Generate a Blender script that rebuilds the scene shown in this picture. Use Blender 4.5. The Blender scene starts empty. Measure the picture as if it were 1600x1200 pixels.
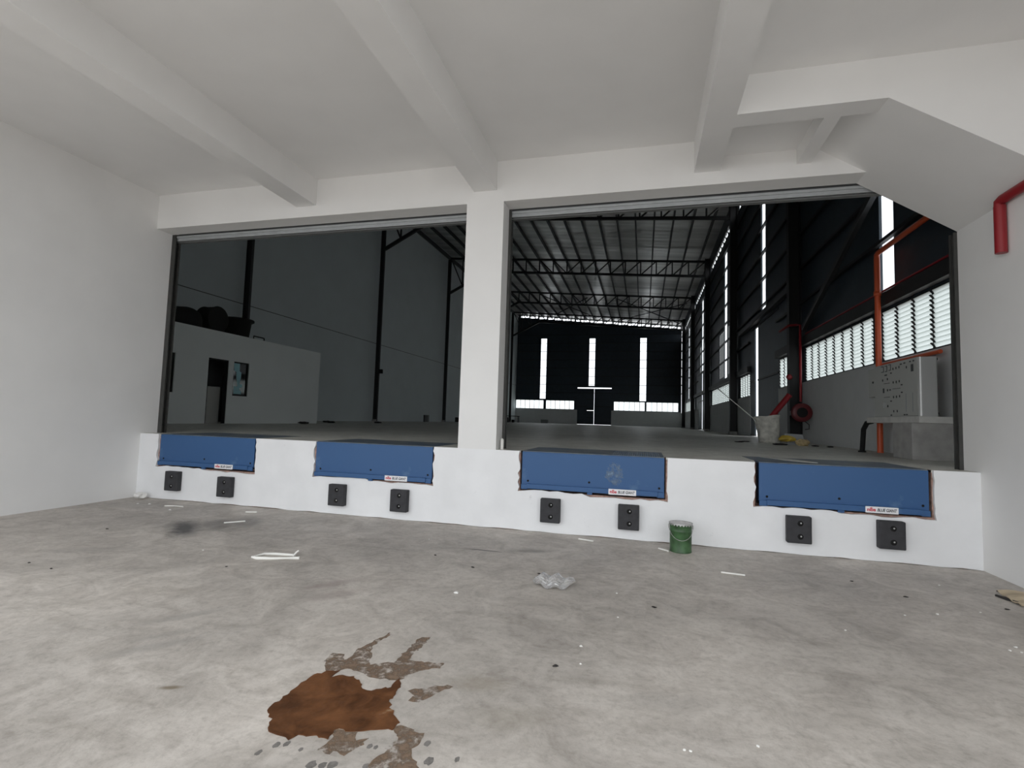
import bpy, bmesh, math, random
from mathutils import Vector, Matrix
random.seed(7)
scene = bpy.context.scene
COL = scene.collection
V = Vector

# ------------------------------------------------------------------ materials
def new_mat(name):
    m = bpy.data.materials.new(name); m.use_nodes = True
    nt = m.node_tree; b = nt.nodes['Principled BSDF']
    return m, nt, b
def plain(name, col, rough=.6, metal=0., noise=0., nscale=4., bump=0., bscale=40., spec=.5):
    m, nt, b = new_mat(name)
    b.inputs['Base Color'].default_value = (*col, 1); b.inputs['Roughness'].default_value = rough
    b.inputs['Metallic'].default_value = metal; b.inputs['Specular IOR Level'].default_value = spec
    tc = nt.nodes.new('ShaderNodeTexCoord')
    if noise > 0:
        n = nt.nodes.new('ShaderNodeTexNoise'); n.inputs['Scale'].default_value = nscale; n.inputs['Detail'].default_value = 6
        nt.links.new(tc.outputs['Object'], n.inputs['Vector'])
        r = nt.nodes.new('ShaderNodeValToRGB')
        r.color_ramp.elements[0].position = .3; r.color_ramp.elements[1].position = .7
        r.color_ramp.elements[0].color = (*[c*(1-noise) for c in col], 1)
        r.color_ramp.elements[1].color = (*[min(1, c*(1+noise*.5)) for c in col], 1)
        nt.links.new(n.outputs['Fac'], r.inputs['Fac']); nt.links.new(r.outputs['Color'], b.inputs['Base Color'])
    if bump > 0:
        n2 = nt.nodes.new('ShaderNodeTexNoise'); n2.inputs['Scale'].default_value = bscale; n2.inputs['Detail'].default_value = 4
        nt.links.new(tc.outputs['Object'], n2.inputs['Vector'])
        bp = nt.nodes.new('ShaderNodeBump'); bp.inputs['Strength'].default_value = bump; bp.inputs['Distance'].default_value = .01
        nt.links.new(n2.outputs['Fac'], bp.inputs['Height']); nt.links.new(bp.outputs['Normal'], b.inputs['Normal'])
    return m
def translucent(name, col, thru=.15, gloss=.04):
    m = bpy.data.materials.new(name); m.use_nodes = True; nt = m.node_tree
    nt.nodes.clear(); N = nt.nodes.new; L = nt.links.new
    out = N('ShaderNodeOutputMaterial'); tr = N('ShaderNodeBsdfTranslucent'); tp = N('ShaderNodeBsdfTransparent'); gl = N('ShaderNodeBsdfGlossy')
    tr.inputs['Color'].default_value = (*col, 1); tp.inputs['Color'].default_value = (*col, 1); gl.inputs['Roughness'].default_value = .25
    a = N('ShaderNodeMixShader'); a.inputs[0].default_value = thru; L(tr.outputs[0], a.inputs[1]); L(tp.outputs[0], a.inputs[2])
    c = N('ShaderNodeMixShader'); c.inputs[0].default_value = gloss; L(a.outputs[0], c.inputs[1]); L(gl.outputs[0], c.inputs[2])
    L(c.outputs[0], out.inputs[0]); return m
def glass_dark(name, col, alpha):
    m = bpy.data.materials.new(name); m.use_nodes = True; nt = m.node_tree
    nt.nodes.clear(); N = nt.nodes.new; L = nt.links.new
    out = N('ShaderNodeOutputMaterial'); tp = N('ShaderNodeBsdfTransparent'); gl = N('ShaderNodeBsdfGlossy')
    tp.inputs['Color'].default_value = (*col, 1); gl.inputs['Roughness'].default_value = .05
    a = N('ShaderNodeMixShader'); a.inputs[0].default_value = alpha; L(tp.outputs[0], a.inputs[1]); L(gl.outputs[0], a.inputs[2]); L(a.outputs[0], out.inputs[0]); return m

def concrete(name, base, smears=(), blotch=.22, rough=.75):
    """mottled trowelled concrete; smears = (x, y, half length, half width, angle, strength, colour) stains lying on the floor"""
    m, nt, b = new_mat(name); N = nt.nodes.new; L = nt.links.new
    tc = N('ShaderNodeTexCoord')
    def noise(scale, detail=8, rough_=.6, vec=None, dist=0.):
        n = N('ShaderNodeTexNoise'); n.inputs['Scale'].default_value = scale; n.inputs['Detail'].default_value = detail
        n.inputs['Roughness'].default_value = rough_; n.inputs['Distortion'].default_value = dist
        L(vec or tc.outputs['Object'], n.inputs['Vector']); return n
    def ramp(src, p0, c0, p1, c1):
        r = N('ShaderNodeValToRGB'); e = r.color_ramp.elements
        e[0].position = p0; e[0].color = (*c0, 1); e[1].position = p1; e[1].color = (*c1, 1); L(src, r.inputs['Fac']); return r
    def mul(a, bb, fac=1., mode='MULTIPLY'):
        x = N('ShaderNodeMix'); x.data_type = 'RGBA'; x.blend_type = mode
        if isinstance(fac, float): x.inputs[0].default_value = fac
        else: L(fac, x.inputs[0])
        L(a, x.inputs[6])
        if isinstance(bb, tuple): x.inputs[7].default_value = (*bb, 1)
        else: L(bb, x.inputs[7])
        return x.outputs[2]
    d = 1 - blotch
    c = ramp(noise(.55, 9, .62, dist=.6).outputs['Fac'], .36, tuple(v*d for v in base), .66, tuple(min(1, v*1.08) for v in base)).outputs['Color']
    c = mul(c, ramp(noise(2.6, 10, .7, dist=1.2).outputs['Fac'], .36, (.66, .645, .63), .60, (1, 1, 1)).outputs['Color'], .75)
    c = mul(c, ramp(noise(17., 8, .75).outputs['Fac'], .34, (.66, .65, .64), .52, (1, 1, 1)).outputs['Color'], .6)
    mp = N('ShaderNodeMapping'); mp.inputs['Rotation'].default_value = (0, 0, .7); mp.inputs['Scale'].default_value = (.5, 2.6, 1); L(tc.outputs['Object'], mp.inputs['Vector'])
    c = mul(c, ramp(noise(1.6, 8, .7, mp.outputs['Vector'], 1.).outputs['Fac'], .34, (.80, .79, .77), .47, (1, 1, 1)).outputs['Color'], .6)
    c = mul(c, ramp(noise(55., 3, .6).outputs['Fac'], .70, (0, 0, 0), .76, (1, 1, 1)).outputs['Color'], .10, 'ADD')
    for (x, y, hl, hw, ang, st, colr) in smears:
        mp = N('ShaderNodeMapping'); mp.vector_type = 'TEXTURE'
        mp.inputs['Location'].default_value = (x, y, 0); mp.inputs['Rotation'].default_value = (0, 0, ang); mp.inputs['Scale'].default_value = (hl, hw, 1)
        n = noise(3.5, 6, .7)
        wob = N('ShaderNodeMix'); wob.data_type = 'VECTOR'; wob.inputs[0].default_value = .22
        L(tc.outputs['Object'], mp.inputs['Vector'])
        ad = N('ShaderNodeVectorMath'); ad.operation = 'MULTIPLY_ADD'; ad.inputs[1].default_value = (1.1, 1.1, 0)
        sb = N('ShaderNodeVectorMath'); sb.operation = 'SUBTRACT'; sb.inputs[1].default_value = (.5, .5, .5)
        L(n.outputs['Color'], sb.inputs[0]); L(sb.outputs[0], ad.inputs[0]); L(mp.outputs['Vector'], ad.inputs[2])
        nt.nodes.remove(wob)
        flat = N('ShaderNodeVectorMath'); flat.operation = 'MULTIPLY'; flat.inputs[1].default_value = (1, 1, 0); L(ad.outputs[0], flat.inputs[0])
        ln = N('ShaderNodeVectorMath'); ln.operation = 'LENGTH'; L(flat.outputs[0], ln.inputs[0])
        r = ramp(ln.outputs['Value'], .35, (st, st, st), 1.1, (0, 0, 0))
        c = mul(c, colr, r.outputs['Color'], 'MIX')
    L(c, b.inputs['Base Color']); b.inputs['Roughness'].default_value = rough
    n = noise(30., 8, .7); bp = N('ShaderNodeBump'); bp.inputs['Strength'].default_value = .25; bp.inputs['Distance'].default_value = .01
    L(n.outputs['Fac'], bp.inputs['Height']); L(bp.outputs['Normal'], b.inputs['Normal'])
    return m

DK = (.11, .105, .10); GRY = (.30, .28, .26)
M = {}
M['white'] = plain('white_paint', (.80, .795, .785), .65, noise=.035, nscale=1.3, bump=.06, bscale=14)
M['white_dock'] = plain('white_dock_paint', (.82, .825, .835), .55, noise=.05, nscale=2.2, bump=.12, bscale=22)
def dock_scuffs():
    m = M['white_dock']; nt = m.node_tree; b = nt.nodes['Principled BSDF']; N = nt.nodes.new; L = nt.links.new
    src = b.inputs['Base Color'].links[0].from_socket; tc = N('ShaderNodeTexCoord'); n = N('ShaderNodeTexNoise')
    n.inputs['Scale'].default_value = 3.4; n.inputs['Detail'].default_value = 12; n.inputs['Roughness'].default_value = .72; L(tc.outputs['Object'], n.inputs['Vector'])
    r = N('ShaderNodeValToRGB'); r.color_ramp.elements[0].position = .64; r.color_ramp.elements[1].position = .72
    r.color_ramp.elements[0].color = (0, 0, 0, 1); r.color_ramp.elements[1].color = (.55, .55, .55, 1); L(n.outputs['Fac'], r.inputs['Fac'])
    x = N('ShaderNodeMix'); x.data_type = 'RGBA'; L(r.outputs['Color'], x.inputs[0]); L(src, x.inputs[6]); x.inputs[7].default_value = (.42, .42, .42, 1)
    L(x.outputs[2], b.inputs['Base Color'])
dock_scuffs()
M['floor'] = concrete('bay_concrete', (.60, .555, .507), smears=[
    (-6.30, -1.71, .75, .27, 2.38, 1., DK), (-6.05, -1.35, .6, .34, 2.4, .55, DK), (-5.8, -1.05, .5, .25, 2.4, .5, DK), (-6.75, -1.6, .5, .2, 2.3, .35, GRY), (-6.3, -3.0, .7, .16, .5, .30, GRY),
    (-1.95, -1.32, .30, .035, 0., .9, DK), (-1.35, -1.12, .30, .12, .3, .45, DK), (-2.76, -5.08, .09, .03, .4, .9, (.20, .16, .11)),
    (-3.34, -4.69, .40, .10, .9, .5, GRY), (-3.6, -4.2, .45, .09, .9, .4, GRY), (-2.75, -3.35, .35, .12, .9, .4, (.34, .28, .26)), (-2.96, -3.1, .42, .10, .9, .5, (.30, .24, .225)), (-3.43, -4.5, .3, .06, .9, .35, GRY),
    (-1.0, -4.45, .25, .12, .2, .40, (.30, .26, .2)), (-.7, -4.75, .3, .14, .3, .35, (.28, .25, .2)), (.2, -4.3, .5, .15, .2, .25, GRY),
    (3.4, -2.0, .9, .3, .9, .35, (.30, .27, .24))], rough=.62)
M['floor_in'] = concrete('warehouse_concrete', (.66, .65, .60), blotch=.12, rough=.45)
M['core'] = plain('rough_brick_edge', (.42, .27, .22), .95, noise=.45, nscale=18, bump=.6, bscale=30)
M['conc'] = plain('raw_concrete', (.36, .35, .335), .85, noise=.18, nscale=6, bump=.2, bscale=35)
M['conc_pale'] = plain('pale_concrete', (.60, .59, .56), .8, noise=.12, nscale=6, bump=.2, bscale=35)
M['plaster_in'] = plain('grey_plaster', (.66, .67, .67), .8, noise=.05, nscale=2)
M['wall_in'] = plain('pale_blue_grey_wall', (.56, .61, .62), .8, noise=.04, nscale=.6)
M['office'] = plain('office_paint', (.68, .71, .70), .8, noise=.03, nscale=.8)
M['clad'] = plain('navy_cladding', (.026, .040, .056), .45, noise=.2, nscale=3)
M['steel'] = plain('black_painted_steel', (.012, .012, .013), .5)
M['steel_grey'] = plain('grey_painted_steel', (.05, .052, .055), .5)
M['rail'] = plain('guide_rail_grey', (.045, .045, .042), .5, noise=.2, nscale=8)
M['shutter'] = plain('galvanised_shutter', (.42, .44, .45), .4, .3, noise=.08, nscale=10)
M['shutter_dark'] = plain('shutter_box_grey', (.16, .165, .165), .6)
M['blue'] = plain('blue_paint', (.026, .092, .235), .42, noise=.12, nscale=3)
M['blue_dark'] = plain('blue_side_paint', (.018, .05, .14), .5)
M['rubber'] = plain('black_rubber', (.032, .032, .036), .7, noise=.25, nscale=12, bump=.2, bscale=60)
M['hole'] = plain('dark_hole', (.004, .004, .004), .9)
M['bolt'] = plain('zinc_bolt', (.55, .55, .55), .35, .8)
M['label'] = plain('white_label', (.80, .80, .82), .4)
M['ink'] = plain('black_ink', (.02, .02, .025), .5)
M['redink'] = plain('red_ink', (.55, .08, .10), .5)
M['green'] = plain('green_tin', (.048, .115, .044), .45, noise=.5, nscale=9)
M['tin'] = plain('tin_rim', (.45, .45, .44), .4, .5, noise=.2, nscale=30)
M['dustwhite'] = plain('dried_white_powder', (.66, .65, .64), .9, noise=.2, nscale=25)
M['pvc'] = plain('white_plastic', (.78, .77, .73), .45)
M['crumb'] = plain('plaster_crumb', (.80, .79, .76), .9)
M['grit'] = plain('dark_grit', (.03, .027, .025), .9)
M['card'] = plain('brown_card', (.50, .41, .29), .85, noise=.15, nscale=6)
M['red'] = plain('red_pipe_paint', (.27, .012, .018), .45)
M['maroon'] = plain('dull_maroon_paint', (.13, .014, .018), .45)  # red of the hose reel with its shade put into the colour
M['orange'] = plain('orange_red_pipe_paint', (.62, .10, .032), .4)
M['panel'] = plain('beige_grey_panel', (.44, .445, .42), .45)
M['panel_side'] = plain('silver_panel_side', (.52, .52, .51), .35, .25)
M['roof'] = plain('foil_roof', (.80, .80, .78), .34, .5)
M['sack'] = plain('dirty_white_sack', (.62, .60, .54), .85, noise=.35, nscale=7, bump=.6, bscale=9)
M['yellow'] = plain('yellow_plastic', (.62, .43, .06), .45, noise=.3, nscale=8)
M['tan'] = plain('tan_plastic', (.55, .42, .22), .6, noise=.4, nscale=14)
M['grey_board'] = plain('grey_board', (.34, .35, .36), .7)
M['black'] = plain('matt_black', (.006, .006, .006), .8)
M['film'] = plain('pale_blue_film', (.30, .55, .60), .5)
M['whitestick'] = plain('pale_stick', (.62, .62, .60), .5)
M['skylight'] = translucent('translucent_sheet', (.92, .95, .97), .25)
M['dimsheet'] = plain('dull_grey_sheet', (.20, .21, .21), .5, noise=.3, nscale=3)
M['blade'] = translucent('frosted_louvre_glass', (.85, .90, .90), .25, .05)  # same louvre glass, colour brightened so the far windows glare white
M['blade_near'] = translucent('green_frosted_louvre_glass', (.49, .53, .515), .03, .05)  # dimmer copy of that glass, holding down the light in right wall louvres
M['glass'] = glass_dark('dark_glass', (.25, .27, .28), .12)

# roof foil: panel seams running across the slope
def _foil():
    m = M['roof']; nt = m.node_tree; b = nt.nodes['Principled BSDF']; N = nt.nodes.new; L = nt.links.new
    tc = nt.nodes.new('ShaderNodeTexCoord')
    w = N('ShaderNodeTexWave'); w.wave_type = 'BANDS'; w.bands_direction = 'Y'; w.inputs['Scale'].default_value = .42; w.inputs['Distortion'].default_value = .3
    w2 = N('ShaderNodeTexNoise'); w2.inputs['Scale'].default_value = 1.; mp = N('ShaderNodeMapping'); mp.inputs['Scale'].default_value = (.08, 1.3, .1)
    L(tc.outputs['Object'], mp.inputs['Vector']); L(mp.outputs['Vector'], w2.inputs['Vector']); L(tc.outputs['Object'], w.inputs['Vector'])
    r = N('ShaderNodeValToRGB'); r.color_ramp.elements[0].position = .35; r.color_ramp.elements[1].position = .65
    r.color_ramp.elements[0].color = (.55, .55, .53, 1); r.color_ramp.elements[1].color = (.86, .86, .84, 1)
    L(w2.outputs['Fac'], r.inputs['Fac']); L(r.outputs['Color'], b.inputs['Base Color'])
    bp = N('ShaderNodeBump'); bp.inputs['Strength'].default_value = .3; bp.inputs['Distance'].default_value = .05
    L(w.outputs['Fac'], bp.inputs['Height']); L(bp.outputs['Normal'], b.inputs['Normal'])
_foil()
# scuffs and dust on the levellers' paint
def scuffed(name, base, dust, lo, hi, scale):
    m, nt, b = new_mat(name); N = nt.nodes.new; L = nt.links.new
    tc = N('ShaderNodeTexCoord'); n = N('ShaderNodeTexNoise'); n.inputs['Scale'].default_value = scale; n.inputs['Detail'].default_value = 9; n.inputs['Roughness'].default_value = .65
    L(tc.outputs['Object'], n.inputs['Vector'])
    r = N('ShaderNodeValToRGB'); r.color_ramp.elements[0].position = lo; r.color_ramp.elements[1].position = hi
    r.color_ramp.elements[0].color = (*base, 1); r.color_ramp.elements[1].color = (*dust, 1)
    L(n.outputs['Fac'], r.inputs['Fac']); L(r.outputs['Color'], b.inputs['Base Color']); b.inputs['Roughness'].default_value = .5; return m
M['blue'] = scuffed('blue_paint_scuffed', (.026, .092, .235), (.10, .19, .33), .60, .85, 2.6)
M['deck'] = scuffed('dusty_blue_deck', (.03, .065, .13), (.15, .165, .17), .30, .62, 3.)
def muddy():
    m, nt, b = new_mat('brown_mud_water'); N = nt.nodes.new; L = nt.links.new
    tc = N('ShaderNodeTexCoord'); n = N('ShaderNodeTexNoise'); n.inputs['Scale'].default_value = 5.; n.inputs['Detail'].default_value = 9; n.inputs['Roughness'].default_value = .65; n.inputs['Distortion'].default_value = .8
    L(tc.outputs['Object'], n.inputs['Vector'])
    r = N('ShaderNodeValToRGB'); e = r.color_ramp.elements
    e[0].position = .36; e[0].color = (.075, .030, .012, 1); e[1].position = .66; e[1].color = (.20, .085, .035, 1)
    k = e.new(.74); k.color = (.34, .24, .15, 1)
    L(n.outputs['Fac'], r.inputs['Fac']); L(r.outputs['Color'], b.inputs['Base Color']); b.inputs['Roughness'].default_value = .28
    n2 = N('ShaderNodeTexNoise'); n2.inputs['Scale'].default_value = 26.; L(tc.outputs['Object'], n2.inputs['Vector'])
    bp = N('ShaderNodeBump'); bp.inputs['Strength'].default_value = .15; bp.inputs['Distance'].default_value = .01
    L(n2.outputs['Fac'], bp.inputs['Height']); L(bp.outputs['Normal'], b.inputs['Normal']); return m
M['mud'] = muddy()
def film(name, col, lo, hi):
    m, nt, b = new_mat(name); N = nt.nodes.new; L = nt.links.new
    b.inputs['Base Color'].default_value = (*col, 1); b.inputs['Roughness'].default_value = .4
    tc = N('ShaderNodeTexCoord'); n = N('ShaderNodeTexNoise'); n.inputs['Scale'].default_value = 9.; n.inputs['Detail'].default_value = 10; n.inputs['Roughness'].default_value = .72
    L(tc.outputs['Object'], n.inputs['Vector'])
    r = N('ShaderNodeValToRGB'); r.color_ramp.elements[0].position = lo; r.color_ramp.elements[1].position = hi
    r.color_ramp.elements[0].color = (0, 0, 0, 1); r.color_ramp.elements[1].color = (.9, .9, .9, 1)
    L(n.outputs['Fac'], r.inputs['Fac']); L(r.outputs['Color'], b.inputs['Alpha']); return m
M['wet'] = film('wet_tan_film', (.235, .165, .115), .40, .58)
M['drop'] = film('wet_drop', (.24, .225, .21), .2, .55)
def clear_bag():
    m = bpy.data.materials.new('clear_plastic'); m.use_nodes = True; nt = m.node_tree; nt.nodes.clear(); N = nt.nodes.new; L = nt.links.new
    out = N('ShaderNodeOutputMaterial'); tp = N('ShaderNodeBsdfTransparent'); gl = N('ShaderNodeBsdfGlossy'); df = N('ShaderNodeBsdfDiffuse')
    gl.inputs['Roughness'].default_value = .12; tp.inputs['Color'].default_value = (.92, .92, .92, 1); df.inputs['Color'].default_value = (.8, .79, .78, 1)
    a = N('ShaderNodeMixShader'); a.inputs[0].default_value = .28; L(tp.outputs[0], a.inputs[1]); L(gl.outputs[0], a.inputs[2])
    c = N('ShaderNodeMixShader'); c.inputs[0].default_value = .22; L(a.outputs[0], c.inputs[1]); L(df.outputs[0], c.inputs[2]); L(c.outputs[0], out.inputs[0]); return m
M['bag'] = clear_bag()

# ------------------------------------------------------------------ mesh helpers
class MB:
    def __init__(s): s.v = []; s.f = []; s.sm = []
    def add(s, vs, fs, smooth=False):
        o = len(s.v); s.v += [tuple(v) for v in vs]; s.f += [tuple(i+o for i in f) for f in fs]; s.sm += [smooth]*len(fs); return s
    def box(s, x0, x1, y0, y1, z0, z1):
        x0, x1 = min(x0, x1), max(x0, x1); y0, y1 = min(y0, y1), max(y0, y1); z0, z1 = min(z0, z1), max(z0, z1)
        return s.add([(x0,y0,z0),(x1,y0,z0),(x1,y1,z0),(x0,y1,z0),(x0,y0,z1),(x1,y0,z1),(x1,y1,z1),(x0,y1,z1)],
                     [(0,3,2,1),(4,5,6,7),(0,1,5,4),(1,2,6,5),(2,3,7,6),(3,0,4,7)])
    def bbox(s, x0, x1, y0, y1, z0, z1, r=.01, seg=2):
        bm = bmesh.new(); bmesh.ops.create_cube(bm, size=1)
        for v in bm.verts: v.co = V(((x0+x1)/2+v.co.x*(x1-x0), (y0+y1)/2+v.co.y*(y1-y0), (z0+z1)/2+v.co.z*(z1-z0)))
        bmesh.ops.bevel(bm, geom=bm.edges[:], offset=r, segments=seg, affect='EDGES', profile=.5)
        bm.verts.index_update(); s.add([v.co for v in bm.verts], [[v.index for v in f.verts] for f in bm.faces]); bm.free(); return s
    def bar(s, a, b, w, h, up=(0,0,1)):
        a, b = V(a), V(b); d = (b-a).normalized(); u = V(up)
        if abs(d.dot(u)) > .98: u = V((0,1,0))
        r = d.cross(u).normalized()*w/2; t = r.cross(d).normalized()*h/2
        return s.add([a-r-t, a+r-t, a+r+t, a-r+t, b-r-t, b+r-t, b+r+t, b-r+t], [(0,1,2,3),(7,6,5,4),(0,4,5,1),(1,5,6,2),(2,6,7,3),(3,7,4,0)])
    def tube(s, pts, r, n=12, closed=False, cap=True):
        pts = [V(p) for p in pts]; rs = r if isinstance(r, (list, tuple)) else [r]*len(pts); rings = []; m = len(pts); prev = None
        for i, p in enumerate(pts):
            a = pts[i-1] if (i > 0 or closed) else p; c = pts[(i+1) % m] if (i < m-1 or closed) else p
            d = (c-a).normalized()
            if prev is None:
                u = V((0,0,1)) if abs(d.z) < .9 else V((0,1,0)); x = d.cross(u).normalized()
            else: x = (prev - d*prev.dot(d)).normalized()
            prev = x; y = d.cross(x); rings.append([p+(x*math.cos(2*math.pi*k/n)+y*math.sin(2*math.pi*k/n))*rs[i] for k in range(n)])
        vs = [v for q in rings for v in q]; fs = []
        for i in range(m if closed else m-1):
            j = (i+1) % m
            for k in range(n): fs.append((i*n+k, i*n+(k+1) % n, j*n+(k+1) % n, j*n+k))
        s.add(vs, fs, True)
        if cap and not closed: s.add(rings[0], [tuple(range(n))[::-1]]); s.add(rings[-1], [tuple(range(n))])
        return s
    def lathe(s, prof, c=(0,0,0), n=40, axis='z'):
        c = V(c); vs = []
        for (r, h) in prof:
            for k in range(n):
                a = 2*math.pi*k/n; p = (r*math.cos(a), r*math.sin(a), h)
                if axis == 'y': p = (p[0], -p[2], p[1])
                if axis == 'x': p = (p[2], p[0], p[1])
                vs.append(c+V(p))
        fs = [(i*n+k, i*n+(k+1) % n, (i+1)*n+(k+1) % n, (i+1)*n+k) for i in range(len(prof)-1) for k in range(n)]
        return s.add(vs, fs, True)
    def prism(s, poly, fn, d0, d1):
        """poly: 2-d outline; fn(u,v,d) -> 3-d; extruded from d0 to d1"""
        n = len(poly); vs = [fn(u, v, d0) for u, v in poly]+[fn(u, v, d1) for u, v in poly]
        return s.add(vs, [tuple(range(n)), tuple(range(2*n-1, n-1, -1))]+[(i, i+n, (i+1) % n+n, (i+1) % n) for i in range(n)])
    def build(s, name, mat, parent=None, root=None, sharp=True):
        o_ = V((0,0,0)); r = root or parent
        while r is not None and r.parent: r = r.parent
        if r is not None: o_ = V(r.location)
        me = bpy.data.meshes.new(name); me.from_pydata([V(v)-o_ for v in s.v], [], s.f); me.update()
        me.polygons.foreach_set('use_smooth', s.sm)
        bm = bmesh.new(); bm.from_mesh(me); bmesh.ops.recalc_face_normals(bm, faces=bm.faces[:]); bm.to_mesh(me); bm.free()
        me.materials.append(mat); ob = bpy.data.objects.new(name, me); COL.objects.link(ob)
        if parent is not None: ob.parent = parent
        return ob
def tag(o, label, cat, group=None):
    o['label'] = label; o['category'] = cat
    if group: o['group'] = group
    return o
def thing(name, label, cat, loc, group=None):
    o = bpy.data.objects.new(name, None); o.empty_display_size = .2; COL.objects.link(o); o.location = loc
    return tag(o, label, cat, group)
def struct(o):
    o['kind'] = 'structure'; return o
def copy_tree(o, parent=None):
    c = o.copy(); COL.objects.link(c)
    if parent is not None: c.parent = parent
    for ch in list(o.children): copy_tree(ch, c)
    return c
def text_mesh(name, body, mat, parent, size, origin, shear=0., bold=.0, width=None):
    """lettering standing on an xz plane facing -y"""
    cu = bpy.data.curves.new(name, 'FONT'); cu.body = body; cu.size = size; cu.shear = shear; cu.offset = bold; cu.extrude = .0008
    tmp = bpy.data.objects.new(name+'_tmp', cu); COL.objects.link(tmp)
    dg = bpy.context.evaluated_depsgraph_get(); dg.update(); me = bpy.data.meshes.new_from_object(tmp.evaluated_get(dg))
    bpy.data.objects.remove(tmp); bpy.data.curves.remove(cu)
    xs = [v.co.x for v in me.vertices]; sx = (width/(max(xs)-min(xs))) if width else 1; x0 = min(xs)
    r = parent
    while r.parent: r = r.parent
    for v in me.vertices:
        x, y, z = v.co; v.co = V((origin[0]+(x-x0)*sx, origin[1]-z, origin[2]+y))-V(r.location)
    me.materials.clear(); me.materials.append(mat); ob = bpy.data.objects.new(name, me); COL.objects.link(ob); ob.parent = parent; return ob
def holes_wall(mb, u0, u1, v0, v1, holes, put):
    """rectangular wall minus rectangular holes; put(u0,u1,v0,v1) adds one solid block"""
    us = sorted({u0, u1, *[min(max(h[i], u0), u1) for h in holes for i in (0, 1)]})
    for a, b in zip(us, us[1:]):
        if b-a < 1e-5: continue
        mid = (a+b)/2; hs = sorted([(h[2], h[3]) for h in holes if h[0] < mid < h[1]]); z = v0
        for (p, q) in hs:
            if p > z+1e-5: put(a, b, z, min(p, v1))
            z = max(z, q)
        if z < v1-1e-5: put(a, b, z, v1)

# ------------------------------------------------------------------ key dimensions (metres)
XL, XR, P1, P2 = -9.28, 4.09, -2.85, -2.22          # bay side walls, pillar between the two openings
ZB, ZC, ZS, H = 5.19, 5.862, 5.384, 1.2             # head beam soffit, bay ceiling, beam soffit, dock height
YF = .34                                            # shutter plane behind the dock face
LW, RW, FW = -19.25, 5.27, 69.1                     # warehouse left, right and far walls
zr = lambda x: 15.9+(RW-x)*.09                      # underside of the warehouse roof
BAYBACK = -8.2

# ------------------------------------------------------------------ the setting: loading bay
struct(MB().box(-70, 70, -70, 110, -.3, 0).build('floor', M['floor']))
struct(MB().box(XL-.2, XL, -5.6, YF, 0, ZC+.2).build('wall_left', M['white']))
struct(MB().box(XR, XR+.2, -6.0, YF, 0, ZC+.2).build('wall_right', M['white']))
struct(MB().box(XL-.2, XR+.2, BAYBACK, YF, ZC, ZC+.2).build('ceiling', M['white']))
mb = MB(); mb.box(XL, XR, 0, YF, ZB, ZC); struct(mb.build('trim_1', M['white']))            # head beam over the dock
for k, (a, b) in enumerate(((-6.11, -5.71), (-2.73, -2.345), (.68, 1.035))):
    struct(MB().box(a, b, BAYBACK, 0, ZS, ZC).build('trim_%d' % (2+k), M['white']))         # downstand beams
# cross beam with the stair soffit sloping down to the right wall
SL = lambda x: 5.19-.655*(x-2.9)
mb = MB(); xk = 2.9-(5.385-5.19)/.655
mb.prism([(1.035, ZC), (1.035, 5.385), (xk, 5.385), (XR, SL(XR)), (XR, ZC)], lambda u, v, d: (u, d, v), -1.4, -1.12)
struct(mb.build('trim_5', M['white']))
mb = MB(); xt = 2.9-(5.60-5.19)/.655
mb.prism([(xt, 5.60), (XR, SL(XR)), (XR, SL(XR)+.16), (xt+.25, 5.60)], lambda u, v, d: (u, d, v), -1.12, YF)
struct(mb.build('ceiling_stair', M['white']))
struct(MB().box(1.035, 2.6, -1.12, 0, 5.60, 5.70).build('ceiling_recess', M['white']))
struct(MB().box(2.045, 2.225, -1.12, 0, 5.385, 5.60).build('trim_6', M['white']))
struct(MB().box(P1, P2, 0, YF+.02, H, ZB).build('pillar', M['white']))
# dock face: a white coat with ragged cut-outs for the levellers, rough masonry behind
LEV = [(-8.80, -6.69, .625), (-5.43, -3.28, .615), (-1.795, .305, .628), (1.55, 3.54, .615)]
NOT = [(-8.85, -6.655, .585), (-5.465, -3.25, .592), (-1.845, .345, .588), (1.485, 3.60, .588)]
rr = random.Random(3)
out = [(XL, H)]
for (a, b, z) in NOT:
    out.append((a+rr.uniform(-.005, .03), H))
    for i in range(1, 9): out.append((a+rr.uniform(-.012, .03), H-(H-z)*i/9))
    out.append((a-.01, z))
    nb = 18; rag = 0
    for i in range(1, nb): out.append((a+(b-a)*i/nb, z+rr.uniform(-.008, .018)+(.018 if i < 9 else -.012)))
    out.append((b+.01, z-.015))
    for i in range(8, 0, -1): out.append((b+rr.uniform(-.02, .014), H-(H-z)*i/9))
    out.append((b+rr.uniform(-.02, .005), H))
out.append((XR, H))
for i in range(60, -1, -1): out.append((XL+(XR-XL)*i/60, (.0 if i in (0, 60) else rr.uniform(.0, .016))))
struct(MB().prism(out, lambda u, v, d: (u, d, v), 0, .04).build('wall_dock', M['white_dock']))
mb = MB(); xs = XL
for (a, b, z) in NOT:
    mb.box(xs, a+.02, .04, YF, 0, H); mb.box(a+.02, b-.02, .04, YF, 0, z+.012); mb.box(a+.02, b-.02, .26, YF, z+.012, H-.02); xs = b-.02
mb.box(xs, XR, .04, YF, 0, H); struct(mb.build('wall_dock_core', M['core']))
mb = MB(); mb.box(LW-.1, RW+.1, YF, FW, 1.0, H)
xs = XL
for (a, b, z) in NOT: mb.box(xs, a+.02, .035, YF, H-.03, H+.001); xs = b-.02
mb.box(xs, XR, .035, YF, H-.03, H+.001)
struct(mb.build('floor_warehouse', M['floor_in']))

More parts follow.
